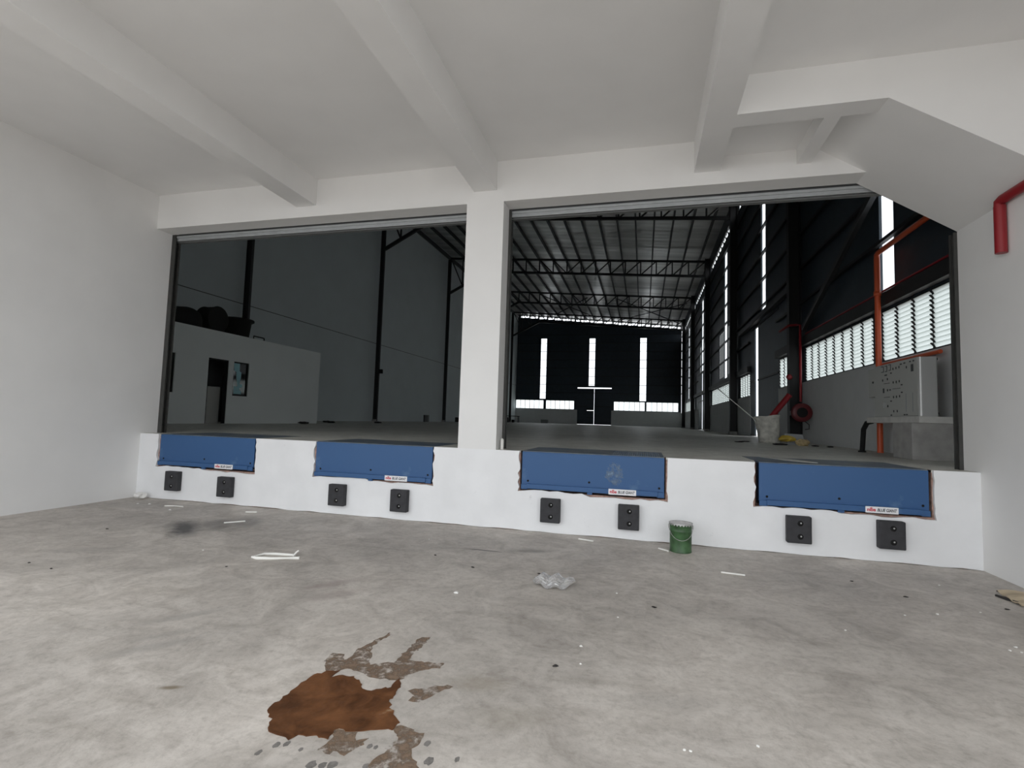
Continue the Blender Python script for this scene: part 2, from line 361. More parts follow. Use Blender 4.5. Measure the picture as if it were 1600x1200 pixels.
# ------------------------------------------------------------------ roller shutters wound up in the two openings
def rail(t, x, s, zt):
    w = .095 if x in (XL, P1) else .045
    m = MB(); m.add([], []); pr = [(0, .0), (w, .0), (w, .02), (.015, .02), (.015, .10), (w, .10), (w, .12), (0, .12)]
    m.prism(pr, lambda u, v, d: (x+s*u, YF+v, d), H, zt)
    m.build('guide_rail', M['rail'], t)
def make_shutter(x0, x1, label, rails):
    t = thing('roller_shutter', label, 'roller shutter', ((x0+x1)/2, YF+.06, ZB-.1))
    m = MB(); m.bbox(x0, x1, YF+.015, YF+.05, 5.125, 5.165, .006); m.bbox(x0, x1, YF+.04, YF+.075, 5.07, 5.14, .006); m.build('bottom_bar', M['shutter'], t)
    MB().prism([(.08, 5.05), (.17, 5.05), (.17, 5.8), (.15, 5.8), (.15, 5.065), (.08, 5.065)], lambda u, v, d: (d, YF+u, v), x0, x1).build('shutter_box', M['shutter_dark'], t)
    MB().box(x0, x1, YF+.02, YF+.03, 5.165, 5.19).build('curtain', M['steel_grey'], t)
    for (x, s, zt) in rails: rail(t, x, s, zt)
    return t
make_shutter(XL, P1, 'rolled up grey steel shutter over the left dock opening', [(XL, 1, ZB), (P1, -1, ZB)])
make_shutter(P2, XR, 'rolled up grey steel shutter over the right dock opening', [(P2, 1, ZB), (XR, -1, SL(XR)-.01)])

# ------------------------------------------------------------------ dock levellers
stick = [(-7.48, -7.085), (-4.086, -3.685), (-.477, -.084), (2.807, 3.18)]
levlab = ['blue dock leveller at the left end, beside the left wall', 'blue dock leveller just left of the white pillar',
          'blue dock leveller with a dusty white splash on its front, right of the white pillar', 'blue dock leveller at the right end, nearest the right wall']
levs = []
for i, (x0, x1, zb) in enumerate(LEV):
    t = thing('dock_leveller', levlab[i], 'dock leveller', ((x0+x1)/2, .03, H-.58), 'dock levellers set in the white dock face'); levs.append(t)
    MB().bbox(x0, x1, .012, .035, zb+.055, H-.008, .006).build('lip_plate', M['blue'], t)
    m = MB(); m.bbox(x0+.09, x1-.09, -.035, .012, zb+.012, zb+.085, .006); m.bbox(x0, x0+.1, -.02, .012, zb, zb+.075, .005); m.bbox(x1-.1, x1, -.02, .012, zb, zb+.075, .005)
    m.build('toe_bar', M['blue'], t)
    xm = (x0+x1)/2
    MB().bbox(xm-.045, xm+.03, -.02, .02, zb-.022, zb+.02, .004).build('stop_tab', M['blue'], t)
    m = MB()
    m.box(x0+.003, x1-.003, .03, 1.28, H-.012, H+.004)
    if i == 2:
        for a in range(22):
            for b_ in range(9): m.box(x1-.75+a*.032, x1-.75+a*.032+.018, .06+b_*.12, .06+b_*.12+.05, H+.004, H+.008)
    m.build('deck_plate', M['deck'], t)
    for sx in (x0+.025, x1-.025): MB().box(sx-.005, sx+.005, .035, .22, zb+.05, H-.012).build('side_plate', M['blue_dark'], t)
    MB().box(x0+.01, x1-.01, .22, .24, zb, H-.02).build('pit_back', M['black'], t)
    for (hx, hz) in ((x0+.10, zb+.125), (xm-.02, zb+.155), (x1-.07, zb+.13)):
        MB().lathe([(0, .0035), (.016, .0035), (.016, 0)], (hx, .012, hz), 14, 'y').build('bolt_hole', M['hole'], t)
    a, b = stick[i]
    p = MB().bbox(a, b, -.0405, -.0365, zb+.006, zb+.088, .002, 1).build('maker_plate', M['label'], t); p['label'] = 'white maker plate with red and black lettering'
    text_mesh('red_lettering', 'nbs', M['redink'], p, .058, (a+.02, -.0412, zb+.030), 0, .0025, .098)
    MB().prism([(a+.048, zb+.064), (a+.088, zb+.064), (a+.084, zb+.074), (a+.077, zb+.068), (a+.068, zb+.081), (a+.060, zb+.068), (a+.052, zb+.074)], lambda u, v, d: (u, d, v), -.0421, -.0405).build('red_emblem', M['redink'], p)
    text_mesh('black_lettering', 'BLUE GIANT', M['ink'], p, .054, (a+.135, -.0412, zb+.030), .25, .0012, (b-a)-.152)
# dusty splash on the third leveller
m = MB(); r3 = random.Random(5); pts = []
for j in range(72):
    an = 2*math.pi*j/72; k = r3.uniform(.75, 1.1); cz = math.sin(an)
    pts.append((-.40+.125*math.cos(an)*k*(1-.25*cz), .93+.19*cz*k))
m.prism(pts, lambda a, b, d: (a, d, b), .0095, .0125)
M['splash'] = film('chalky_splash', (.17, .25, .36), .44, .66)
m.build('dust_splash', M['splash'], levs[2])

# ------------------------------------------------------------------ rubber dock bumpers
def make_bumper(loc):
    t = thing('dock_bumper', '', 'dock bumper', loc, 'rubber dock bumpers bolted under the levellers')
    x, y, z = loc
    bm_ = MB().bbox(x-.148, x+.148, y-.1, y+.0, z, z+.352, .012, 3); bm_.build('rubber_block', M['rubber'], t)
    for dz in (.09, .262):
        h = MB().lathe([(0, .0012), (.036, .0012), (.036, -.002)], (x+.01, y-.1, z+dz), 18, 'y').build('bolt_recess', M['hole'], t)
        MB().lathe([(0, .006), (.009, .006), (.011, .002), (.011, 0)], (x+.018, y-.1, z+dz+.004), 12, 'y').build('bolt', M['bolt'], h)
    return t
bump = [(-8.37, .18, 'black rubber bumper nearest the left wall, under the left end of the first leveller'), (-7.20, .145, 'black rubber bumper under the maker plate of the leftmost leveller'),
        (-4.935, .155, 'black rubber bumper below the left half of the second leveller from the left'), (-3.795, .14, 'black rubber bumper below the leveller just left of the pillar, at its right half'),
        (-1.325, .165, 'black rubber bumper below the left half of the leveller right of the pillar'), (-.185, .155, 'black rubber bumper closest to the green bucket on its left'),
        (2.02, .165, 'scuffed black rubber bumper on the right of the green bucket'), (3.085, .185, 'black rubber bumper nearest the right wall')]
b0 = make_bumper((bump[0][0], 0, bump[0][1])); b0['label'] = bump[0][2]
for (x, z, lab) in bump[1:]:
    c = copy_tree(b0); c.location = (x, 0, z); c['label'] = lab

# ------------------------------------------------------------------ bay odds and ends
BX, BY = .505, -.405
t = thing('paint_bucket', 'dented green metal paint bucket with white powdered lid against the dock face', 'bucket', (BX, BY, 0))
MB().lathe([(0, .0), (.138, .0), (.142, .006), (.139, .012), (.140, .27), (.144, .275), (.140, .282), (.141, .345), (.150, .352), (.150, .36), (.143, .36)], (BX, BY, 0), 48).build('body', M['green'], t)
m = MB(); pr = []
for k in range(96):
    a = 2*math.pi*k/96; pr.append((a, .365-(.018 if (k//2) % 2 else 0)))
vs = [(BX+.1535*math.cos(a), BY+.1535*math.sin(a), z) for a, z in pr]+[(BX+.152*math.cos(a), BY+.152*math.sin(a), .378) for a, z in pr]+[(BX+.138*math.cos(a), BY+.138*math.sin(a), .372) for a, z in pr]
m.add(vs, [(i, (i+1) % 96, (i+1) % 96+96, i+96) for i in range(96)]+[(i+96, (i+1) % 96+96, (i+1) % 96+192, i+192) for i in range(96)]); m.build('crimped_rim', M['tin'], t)
MB().lathe([(0, .372), (.05, .374), (.10, .368), (.139, .372)], (BX, BY, 0), 40).build('lid', M['dustwhite'], t)
m = MB(); hp = []
for k in range(17):
    a = math.pi*k/16; hp.append((BX-.152*math.cos(a), BY-.05*math.sin(a)-.115*math.sin(a), .325-.155*math.sin(a)))
m.tube(hp, .0032, 8); m.build('handle', M['tin'], t)
for s in (-1, 1): MB().bbox(BX+s*.152-.008, BX+s*.152+.008, BY-.02, BY+.02, .30, .35, .004).build('handle_lug', M['tin'], t)

def strip(a, b, w, label, arch=.0):
    a, b = V((*a, .011)), V((*b, .011)); d = (b-a); n = V((-d.y, d.x, 0)).normalized()
    m = MB(); ss = 6; pts = [a+d*i/ss+n*arch*math.sin(math.pi*i/ss) for i in range(ss+1)]
    m.tube(pts, [w*.5]*(ss+1), 10); o = m.build('plastic_tube_offcut', M['pvc']); tag(o, label, 'plastic offcut', 'white plastic offcuts lying on the bay floor')
strip((-6.03, -1.27), (-5.84, -1.06), .022, 'white plastic tube offcut lying beside the dark oil smear')
strip((-6.365, -.47), (-6.20, -.41), .022, 'white plastic tube offcut near the dock face, between the first two levellers')
strip((-7.96, -.55), (-7.62, -.50), .020, 'white plastic tube offcut near the left wall corner', .03)
strip((-.871, -.26), (-.655, -.33), .022, 'white plastic tube offcut against the dock face between two bumpers')
strip((.225, -.40), (.345, -.51), .022, 'white plastic tube offcut touching the green bucket')
strip((.885, -1.29), (1.136, -1.32), .020, 'white plastic tube offcut on open floor right of the green bucket')
# doubled-up plastic band
t = thing('plastic_band', 'loose white plastic band folded in a flat loop on the floor', 'plastic band', (-4.1, -2.55, 0))
m = MB(); up_ = [(-4.34, -2.62), (-4.25, -2.64), (-4.1, -2.60), (-3.95, -2.53), (-3.82, -2.47)]; lo = [(-4.33, -2.6), (-4.30, -2.47), (-4.17, -2.43), (-4.02, -2.41), (-3.93, -2.40)]
m.tube([(x, y, .012) for x, y in up_], [.012, .02, .016, .012, .018], 8); m.build('lower_strand', M['pvc'], t)
MB().tube([(x, y, .014) for x, y in lo], [.008, .015, .018, .018, .016], 8).build('upper_strand', M['pvc'], t)
MB().tube([(-3.93, -2.44, .01), (-3.915, -2.40, .05), (-3.90, -2.38, .065)], .011, 8).build('knot', M['pvc'], t)
# crumpled clear bag
bm = bmesh.new(); bmesh.ops.create_icosphere(bm, subdivisions=4, radius=1); rb = random.Random(11)
sd = [V((rb.uniform(-1, 1), rb.uniform(-1, 1), rb.uniform(-1, 1)))*9 for _ in range(7)]
for v in bm.verts:
    d = v.co.normalized(); k = 1+.16*sum(abs(math.sin(d.dot(s)+s.x)) for s in sd)/3-.18
    v.co = V((d.x*.20*k, d.y*.13*k+.05*d.x*d.x, max(0, .05+.055*d.z*k+.02*math.sin(9*d.x))))
m = MB(); bm.verts.index_update(); m.add([v.co+V((-.87, -2.42, .002)) for v in bm.verts], [[v.index for v in f.verts] for f in bm.faces]); bm.free()
tag(m.build('plastic_bag', M['bag']), 'crumpled clear plastic bag lying on the concrete', 'plastic bag')
# card scraps by the right wall
t = thing('cardboard_scrap', 'torn buckled brown cardboard scrap beside the right wall', 'cardboard', (3.80, -1.2, 0))
m = MB(); gx, gy = 10, 8
vs = []
for j in range(gy+1):
    for i in range(gx+1):
        x = 3.62+.46*i/gx; y = -1.45+.36*j/gy+.10*(i/gx); vs.append((x, y, .012+.035*math.sin(2.2*i/gx+1.1*j/gy)**2+.01*math.sin(j*1.7)))
m.add(vs, [(j*(gx+1)+i, j*(gx+1)+i+1, (j+1)*(gx+1)+i+1, (j+1)*(gx+1)+i) for j in range(gy) for i in range(gx)])
co = m.build('sheet', M['card'], t); md = co.modifiers.new('thick', 'SOLIDIFY'); md.thickness = .008
MB().tube([(3.58, -1.14, .012), (3.66, -1.38, .014), (3.72, -1.50, .016)], .012, 6).build('torn_edge', M['grit'], t)
tag(MB().tube([(3.70, -.94, .008), (3.74, -1.02, .01), (3.78, -1.07, .008)], .007, 6).build('twig', M['grit']), 'thin dark bent stick just behind the cardboard scrap', 'stick')
# crumbs and grit
ch = [(-7.6,-.77),(-5.09,-2.56),(-1.72,-2.94),(-.94,-2.15),(-2.83,-1.05),(3.19,-.91),(2.35,-2.11),(2.67,-1.97),(3.11,-1.77),(2.89,-2.62),(2.8,-2.71),(2.87,-2.72),(1.67,-2.69),(-.19,-3.04),(-.43,-3.71),(-.4,-3.99),(-.23,-2.41),(.26,-4.76),(.23,-4.76),(.61,-4.61),(-8.35,-.5),(-8.55,-.55)]
rc = random.Random(21)
def lump(r, flat=.5):
    bm = bmesh.new(); bmesh.ops.create_icosphere(bm, subdivisions=2, radius=r)
    for v in bm.verts:
        v.co *= rc.uniform(.75, 1.2); v.co.z = max(v.co.z*flat, -r*flat*.6)
    bm.verts.index_update(); q = ([v.co.copy() for v in bm.verts], [[v.index for v in f.verts] for f in bm.faces]); bm.free(); return q
for (x, y) in ch:
    r = rc.uniform(.008, .013)*(2.2 if (x < -7 or (x, y) == (-1.72, -2.94)) else 1); vs, fs = lump(r)
    o = MB().add(vs, fs).build('plaster_crumb', M['crumb']); o.location = (x, y, r*.3); o.rotation_euler[2] = rc.uniform(0, 6)
    tag(o, 'small white plaster crumb on the bay floor', 'plaster crumb', 'white plaster crumbs scattered on the bay floor')
for (x, y) in [(-4.33,-3.0),(-7.13,-2.15),(-5.88,-3.66),(-6.3,-3.59),(-2.43,-1.77),(-1.84,-2.09),(-1.08,-2.06),(3.42,-1.59),(2.61,-1.51),(2.27,-1.11),(-.56,-4.08),(.12,-2.69)]:
    vs, fs = lump(rc.uniform(.009, .014)); o = MB().add([V((v.x*rc.choice((1, 2.)), v.y, v.z)) for v in vs], fs).build('dark_grit', M['grit']); o.location = (x, y, .006); o.rotation_euler[2] = rc.uniform(-.4, .4)
    tag(o, 'small dark bit of grit on the bay floor', 'grit', 'dark grit on the bay floor')
vs, fs = lump(.10, .7); o = MB().add(vs, fs).build('plaster_rubble', M['crumb']); o.location = (-8.98, -.16, .06); tag(o, 'small heap of pale plaster rubble in the left wall corner', 'rubble')

# muddy puddle
PUD = {'main':[(-2.043,-5.084),(-2.042,-5.001),(-2.041,-4.913),(-2.045,-4.814),(-2.033,-4.69),(-1.992,-4.628),(-1.957,-4.595),(-1.911,-4.593),(-1.905,-4.672),(-1.859,-4.628),(-1.784,-4.63),(-1.724,-4.66),(-1.668,-4.723),(-1.621,-4.75),(-1.566,-4.725),(-1.524,-4.689),(-1.5,-4.669),(-1.502,-4.605),(-1.483,-4.565),(-1.444,-4.651),(-1.439,-4.727),(-1.426,-4.825),(-1.343,-4.921),(-1.279,-4.978),(-1.289,-5.054),(-1.341,-5.07),(-1.393,-5.086),(-1.445,-5.115),(-1.484,-5.138),(-1.561,-5.139),(-1.574,-5.178),(-1.567,-5.221),(-1.599,-5.231),(-1.64,-5.216),(-1.674,-5.244),(-1.725,-5.248),(-1.757,-5.286),(-1.826,-5.269),(-1.898,-5.263),(-1.964,-5.169)],
'A':[(-1.99,-4.631),(-2.092,-4.475),(-2.097,-4.386),(-2.019,-4.38),(-1.963,-4.451),(-1.948,-4.397),(-1.966,-4.268),(-1.94,-4.171),(-1.898,-4.017),(-1.876,-3.936),(-1.867,-3.995),(-1.887,-4.154),(-1.878,-4.26),(-1.821,-4.315),(-1.807,-4.4),(-1.758,-4.451),(-1.707,-4.405),(-1.629,-4.37),(-1.635,-4.263),(-1.629,-4.09),(-1.627,-3.938),(-1.558,-3.926),(-1.549,-4.04),(-1.559,-4.196),(-1.542,-4.312),(-1.451,-4.302),(-1.332,-4.291),(-1.291,-4.278),(-1.308,-4.35),(-1.399,-4.416),(-1.457,-4.488),(-1.481,-4.568),(-1.54,-4.592),(-1.621,-4.594),(-1.695,-4.592),(-1.788,-4.561),(-1.854,-4.547),(-1.898,-4.552),(-1.918,-4.595)],
'B':[(-1.383,-4.678),(-1.321,-4.627),(-1.243,-4.57),(-1.169,-4.538),(-1.138,-4.552),(-1.182,-4.613),(-1.227,-4.703),(-1.272,-4.769),(-1.328,-4.772),(-1.319,-4.703)],
'C':[(-1.29,-5.052),(-1.265,-5.004),(-1.203,-5.015),(-1.158,-5.03),(-1.118,-5.035),(-1.093,-5.084),(-1.099,-5.14),(-1.111,-5.176),(-1.096,-5.222),(-1.057,-5.26),(-1.02,-5.296),(-1.206,-5.42),(-1.27,-5.33),(-1.236,-5.235),(-1.243,-5.196),(-1.222,-5.124),(-1.231,-5.093)],
'D':[(-1.564,-5.134),(-1.487,-5.134),(-1.449,-5.122),(-1.424,-5.187),(-1.373,-5.16),(-1.37,-5.203),(-1.392,-5.263),(-1.412,-5.31),(-1.483,-5.302),(-1.49,-5.335),(-1.567,-5.318),(-1.543,-5.257),(-1.536,-5.223),(-1.574,-5.178)]}
drops = [(-1.824,-5.418,.03),(-1.781,-5.342,.037),(-1.739,-5.319,.03),(-1.643,-5.336,.022),(-1.521,-5.422,.045),(-1.469,-5.406,.037),(-1.426,-5.388,.045),(-1.269,-5.349,.03),(-1.328,-5.212,.027),(-1.295,-5.212,.022),(-1.058,-5.106,.033),(-.998,-5.227,.045),(-.869,-5.177,.027)]
rp = random.Random(9)
def ragged(poly, amp):
    o = []
    for i, p in enumerate(poly):
        q = poly[(i+1) % len(poly)]; p, q = V((*p, 0)), V((*q, 0)); n = max(2, int((q-p).length/.022))
        for k in range(n):
            c = p.lerp(q, k/n); a = amp*rp.uniform(-1, 1); o.append((c.x+a, c.y+amp*rp.uniform(-1, 1)))
    return o
flat = lambda u, v, d: (u, v, d)
t = thing('mud_puddle', 'brown muddy water puddle with splashed edges on the concrete', 'puddle', (-1.7, -4.9, 0))
MB().prism(ragged(PUD['main'], .010), flat, .0005, .004).build('mud_pool', M['mud'], t)
for k in ('A', 'C', 'D', 'B'): MB().prism(ragged(PUD[k], .010), flat, .0004, .0018).build('wet_streak', M['wet'], t)
for (x, y, r) in drops:
    MB().prism([(x+r*.55*math.cos(2*math.pi*j/12)*rp.uniform(.7, 1.1), y+r*.8*math.sin(2*math.pi*j/12)*rp.uniform(.7, 1.1)) for j in range(12)], flat, .0003, .0012).build('splash_drop', M['drop'], t)

# red pipe on the bay's right wall
t = thing('sprinkler_pipe', 'red pipe hanging down the right wall under the sloping soffit', 'pipe', (XR-.06, -.62, 3.8))
MB().tube([(XR-.06, -.62, 3.80), (XR-.06, -.62, 4.36)], .058, 20).build('drop_pipe', M['red'], t)
MB().tube([(XR-.06, -.62, 4.36), (XR-.06, -.62, 4.41), (XR-.06, -.68, 4.425), (XR-.06, -2.6, 4.425)], .055, 20).build('run_pipe', M['red'], t)
tag(MB().tube([(-2.165, .16, H), (-2.165, .16, 1.35), (-2.165, .16, 1.375)], [.026, .026, .012], 14).build('conduit_stub', M['pvc']), 'short white plastic conduit stub at the foot of the pillar', 'pipe')

# ------------------------------------------------------------------ warehouse shell
struct(MB().box(LW-.2, LW, YF, FW+.2, .5, 18.6).build('wall_inner_left', M['wall_in']))
struct(MB().box(LW-.02, LW+.012, YF+.2, FW, 6.93, 6.965).build('trim_7', M['steel_grey']))
mb = MB(); holes_wall(mb, LW-.2, RW+.2, 0, 18.6, [(XL-.1, XR+.1, 0, ZC-.02)], lambda a, b, c, d: mb.box(a, b, YF-.14, YF, c, d)); struct(mb.build('wall_inner_front', M['wall_in']))
# roof: sloped foil-lined sheet
mb = MB(); mb.prism([(LW-.2, zr(LW-.2)), (RW+.4, zr(RW+.4)), (RW+.4, zr(RW+.4)+.12), (LW-.2, zr(LW-.2)+.12)], lambda u, v, d: (u, d, v), YF+.2, FW+.4); struct(mb.build('ceiling_warehouse', M['roof']))

RCOL = [11.75, 24.15, 36.7, 49.5, 62.2]; LCOL = [12.85, 25.7, 38.9, 51.8, 64.3]
# right wall openings: (y0, y1, z0, z1)
ZL0, ZL1 = 3.24, 4.42
LOU = [(2.86, 5.66, 4, 'A'), (6.10, 11.36, 8, 'B'), (13.42, 14.76, 2, 'C'), (20.62, 23.3, 4, 'D'), (26.6, 35.5, 12, 'E'), (37.6, 39.9, 4, 'F'), (52.0, 61.0, 10, 'G'), (63.0, 68.0, 6, 'H')]
SKY = [(5.02, 5.72, 4.76, 7.3), (17.15, 18.0, 6.7, 13.4), (28.1, 29.3, 4.76, 13.4), (41.85, 43.2, 6.7, 13.4), (56.5, 57.7, 4.76, 13.4)]
DULL = [(26.9, 28.05, 5.0, 8.2), (29.35, 31.8, 5.0, 8.2), (40.3, 41.8, 6.7, 9.2), (43.25, 45.2, 6.7, 9.2)]
GAP = []
cols = [YF+.3]+RCOL+[FW]
for a, b in zip(cols, cols[1:]): GAP.append((a+.3, b-.3, 14.2, 14.72))
DOOR = [(14.86, 22.0-1.6, H, 6.5), (40.3, 45.8, H, 6.5)]
mb = MB(); holes_wall(mb, YF+.2, FW, 0, ZL0, [(a, b, H, 9) for a, b, c, d in DOOR], lambda a, b, c, d: mb.box(RW, RW+.2, a, b, c, d)); struct(mb.build('wall_inner_right', M['plaster_in']))
mb = MB(); holes_wall(mb, YF+.2, FW, ZL0, 16.6, [(a, b, ZL0, ZL1) for a, b, n, k in LOU]+SKY+DULL+GAP+DOOR, lambda a, b, c, d: mb.box(RW+.03, RW+.09, a, b, c, d))
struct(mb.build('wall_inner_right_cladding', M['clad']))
# far wall
FL = [(-19.2, -14.82, 6), (-14.47, -10.12, 6), (-4.25, .22, 6), (.42, 4.88, 6)]
FZ0, FZ1 = 3.40, 4.74
FS = [(-15.44, -14.55, 4.95, 14.24), (-8.0, -7.13, 7.02, 14.2), (-.55, .36, 4.88, 14.2)]
FD = (-9.65, -4.6, H, 6.76)
SLOT = []
x = LW+.5
while x < RW-.4:
    w = rc.choice((1.0, 1.25, .55)); z = zr(x+w/2); SLOT.append((x, min(x+w, RW-.2), z-.42, z-.14)); x += w+.16
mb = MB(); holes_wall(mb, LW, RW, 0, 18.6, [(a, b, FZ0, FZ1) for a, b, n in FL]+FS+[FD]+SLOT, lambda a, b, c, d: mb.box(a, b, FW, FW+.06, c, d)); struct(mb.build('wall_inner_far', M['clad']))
mb = MB(); holes_wall(mb, LW, RW, 0, FZ0-.02, [(FD[0], FD[1], H, 9)], lambda a, b, c, d: mb.box(a, b, FW-.06, FW, c, d)); struct(mb.build('wall_inner_far_base', M['plaster_in']))

# louvre windows
wn = [0]
def louvre(u0, u1, n, z0, z1, put, nb, mat='blade'):
    """put(u, depth, z): depth 0 = wall face, + = outwards"""
    wn[0] += 1
    w = struct(thing('window_%d' % wn[0], 'louvre window', 'window', put((u0+u1)/2, .03, z0)))
    for k in ('label', 'category'): del w[k]
    m = MB()
    def blk(a, b, d0, d1, c, e):
        p, q = put(a, d0, c), put(b, d1, e); m.box(p[0], q[0], p[1], q[1], p[2], q[2])
    blk(u0, u1, -.01, .07, z0, z0+.035); blk(u0, u1, -.01, .07, z1-.035, z1); blk(u0, u0+.03, -.01, .07, z0, z1); blk(u1-.03, u1, -.01, .07, z0, z1)
    m.build('window_frame', M['steel'], w)
    pw = (u1-u0)/n; hh = (z1-z0-.07)/nb
    for i in range(1, n):
        m = MB(); blk(u0+pw*i-.018, u0+pw*i+.018, -.005, .06, z0+.03, z1-.03); m.build('mullion', M['steel'], w)
    for i in range(n):
        m = MB(); a, b = u0+pw*i+.02, u0+pw*(i+1)-.02
        for j in range(nb):
            zc = z0+.035+hh*(j+.5)
            for (d, e) in ((-.0, 0.),):
                th = .005; q = [put(a, -.015, zc+hh*.50), put(b, -.015, zc+hh*.50), put(b, .03, zc-hh*.51), put(a, .03, zc-hh*.51)]
                m.add(q, [(0, 1, 2, 3)])
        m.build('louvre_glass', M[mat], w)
        m = MB()
        for j in range(nb):
            zc = z0+.035+hh*(j+.5)
            for e in (a, b):
                m.bar(put(e, -.045, zc+hh*.58), put(e, .05, zc-hh*.6), .014, .016)
        m.build('blade_clips', M['steel'], w)
pr_ = lambda u, d, z: (RW+.04+d, u, z)
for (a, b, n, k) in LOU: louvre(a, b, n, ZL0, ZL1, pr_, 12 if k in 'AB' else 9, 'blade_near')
pf_ = lambda u, d, z: (u, FW+.02+d, z)
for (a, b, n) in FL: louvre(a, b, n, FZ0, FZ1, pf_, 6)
# translucent wall strips
def skystrip(u0, u1, z0, z1, put):
    wn[0] += 1; n = 24; m = MB(); vs = []
    for j in (z0, z1):
        for i in range(n+1): vs.append(put(u0+(u1-u0)*i/n, .05+(.012 if i % 4 < 2 else -.012), j))
    m.add(vs, [(i, i+1, i+n+2, i+n+1) for i in range(n)]); return struct(m.build('window_%d' % wn[0], M['skylight']))
for (a, b, c, d) in SKY: skystrip(a, b, c, d, pr_)
for (a, b, c, d) in FS: skystrip(a, b, c, d, pf_)
M['dim'] = translucent('grimy_sheet', (.085, .09, .09), .0)
for (a, b, c, d) in DULL:
    o = skystrip(a, b, c, d, pr_); o.data.materials.clear(); o.data.materials.append(M['dim'])

# girts on the two clad walls
def girt(p0, p1, label, grp, w=.07, h=.2):
    tag(MB().bar(p0, p1, w, h).build('wall_girt', M['steel']), label, 'girt', grp)
G1 = 'dark girts on the right wall'
z = 5.98; gi = 0
while z < 14:
    for a, b in zip(cols, cols[1:]):
        segs = [(a+.14, b-.14)]
        for q in DOOR:
            if z < 6.75: segs = [w for (p, e) in segs for w in ([(p, min(e, q[0])), (max(p, q[1]), e)] if q[0] < e and q[1] > p else [(p, e)]) if w[1]-w[0] > .3]
        for (p, e) in segs: girt((RW-.05, p, z), (RW-.05, e, z), 'thin dark horizontal girt on the right wall cladding', G1, .10, .08)
    z += 1.22
for a, b in zip(cols, cols[1:]):
    if a > 40: continue
    for (p, e) in ([(a+.16, 14.8), (20.45, b-.16)] if a < 14 < b else [(a+.16, b-.16)]): girt((RW-.06, p, 4.60), (RW-.06, e, 4.60), 'deep dark girt directly over the louvres between two right wall columns', 'deep girts over the right wall louvres', .16, .30)
z = 5.9
while z < 15:
    girt((LW+.1, FW-.06, z), (RW-.1, FW-.06, z), 'thin dark horizontal girt crossing the far wall', 'dark girts on the far wall', .06, .06); z += 1.26
# columns
def column(x0, x1, y, z1, label, grp, s=.15):
    t = thing('steel_column', label, 'column', ((x0+x1)/2, y, H), grp)
    m = MB(); m.box(x0, x0+.025, y-s, y+s, H, z1); m.box(x1-.025, x1, y-s, y+s, H, z1); m.box(x0+.025, x1-.025, y-.012, y+.012, H, z1); m.build('column_shaft', M['steel'], t)
    MB().bbox(x0-.04, x1-.01, y-s-.04, y+s+.04, H, H+.16, .01).build('concrete_foot', M['conc'], t)
    return t
rl = ['dark steel column on the right wall, the one with the red hose reel', 'dark steel column on the right wall, second from the dock opening', 'dark steel column on the right wall, third from the dock opening',
      'dark steel column on the right wall, fourth from the dock opening', 'dark steel column on the right wall, closest to the far wall']
for y, l in zip(RCOL, rl): column(4.86, 5.25, y, 15.55, l, 'steel columns of the warehouse')
ll = ['dark steel column rising behind the flat roof of the office block', 'dark steel column on the left wall, just right of the office block', 'dark steel column on the left wall, beside the white pillar on its left', 'dark steel column on the left wall, behind the pillar',
      'dark steel column on the left wall, in the gap right of the white pillar']
for y, l in zip(LCOL, ll):
    if y != LCOL[3]: column(-19.02, -18.70, y, 17.35, l, 'steel columns of the warehouse', .07)
# roof trusses
ztop = lambda x: 15.28+(RW-x)*.09
zbot = lambda x: 14.03+(RW-x)*.09
tl = {1: 'black lattice roof truss nearest the dock opening', 2: 'black lattice roof truss, second from the dock opening', 3: 'black lattice roof truss, third from the dock opening', 4: 'black lattice roof truss closest to the far wall'}
for k in (1, 2, 3, 4):
    yl, yr = LCOL[k], RCOL[k]; xa, xb = -18.72, 4.86; yy = lambda x: yl+(yr-yl)*(x-LW)/(RW-LW)
    t = thing('roof_truss', tl[k], 'roof truss', ((xa+xb)/2, yy((xa+xb)/2), 14.5), 'roof trusses')
    MB().bar((xa, yy(xa), ztop(xa)), (xb, yy(xb), ztop(xb)), .16, .17).build('top_chord', M['steel'], t)
    xk = -15.0
    MB().bar((xk, yy(xk), zbot(xk)), (xb, yy(xb), zbot(xb)), .16, .19).build('bottom_chord', M['steel'], t)
    MB().bar((xa, yy(xa), 13.95), (xk+.2, yy(xk), zbot(xk)), .16, .24).build('knee_brace', M['steel'], t)
    n = 18; pw = (xb-xa)/n
    for i in range(n+1):
        x = xa+pw*i; zb = zbot(x) if x > xk else 13.95+(zbot(xk)-13.95)*(x-xa)/(xk-xa)
        MB().bar((x, yy(x), zb), (x, yy(x), ztop(x)), .10, .10).build('web_post', M['steel'], t)
        if i < n:
            a, b = (x, x+pw); 
            if x+pw/2 < -7: a, b = b, a
            zb = zbot(a) if a > xk else 13.95+(zbot(xk)-13.95)*(a-xa)/(xk-xa)
            MB().bar((a, yy(a), zb), (b, yy(b), ztop(b)), .09, .09).build('web_diagonal', M['steel'], t)
# purlins
x = RW-.75
while x > LW+.3:
    tag(MB().bar((x, YF+.5, zr(x)-.12), (x, FW, zr(x)-.15), .11, .28).build('roof_purlin', M['steel']), 'long dark purlin running the length of the warehouse under the roof', 'purlin', 'parallel purlins under the warehouse roof'); x -= 1.31
tag(MB().bar((LW+.08, YF+.4, 17.75), (LW+.08, FW, 17.75), .16, .34).build('eave_beam', M['steel']), 'dark eave beam along the top of the left warehouse wall', 'beam')
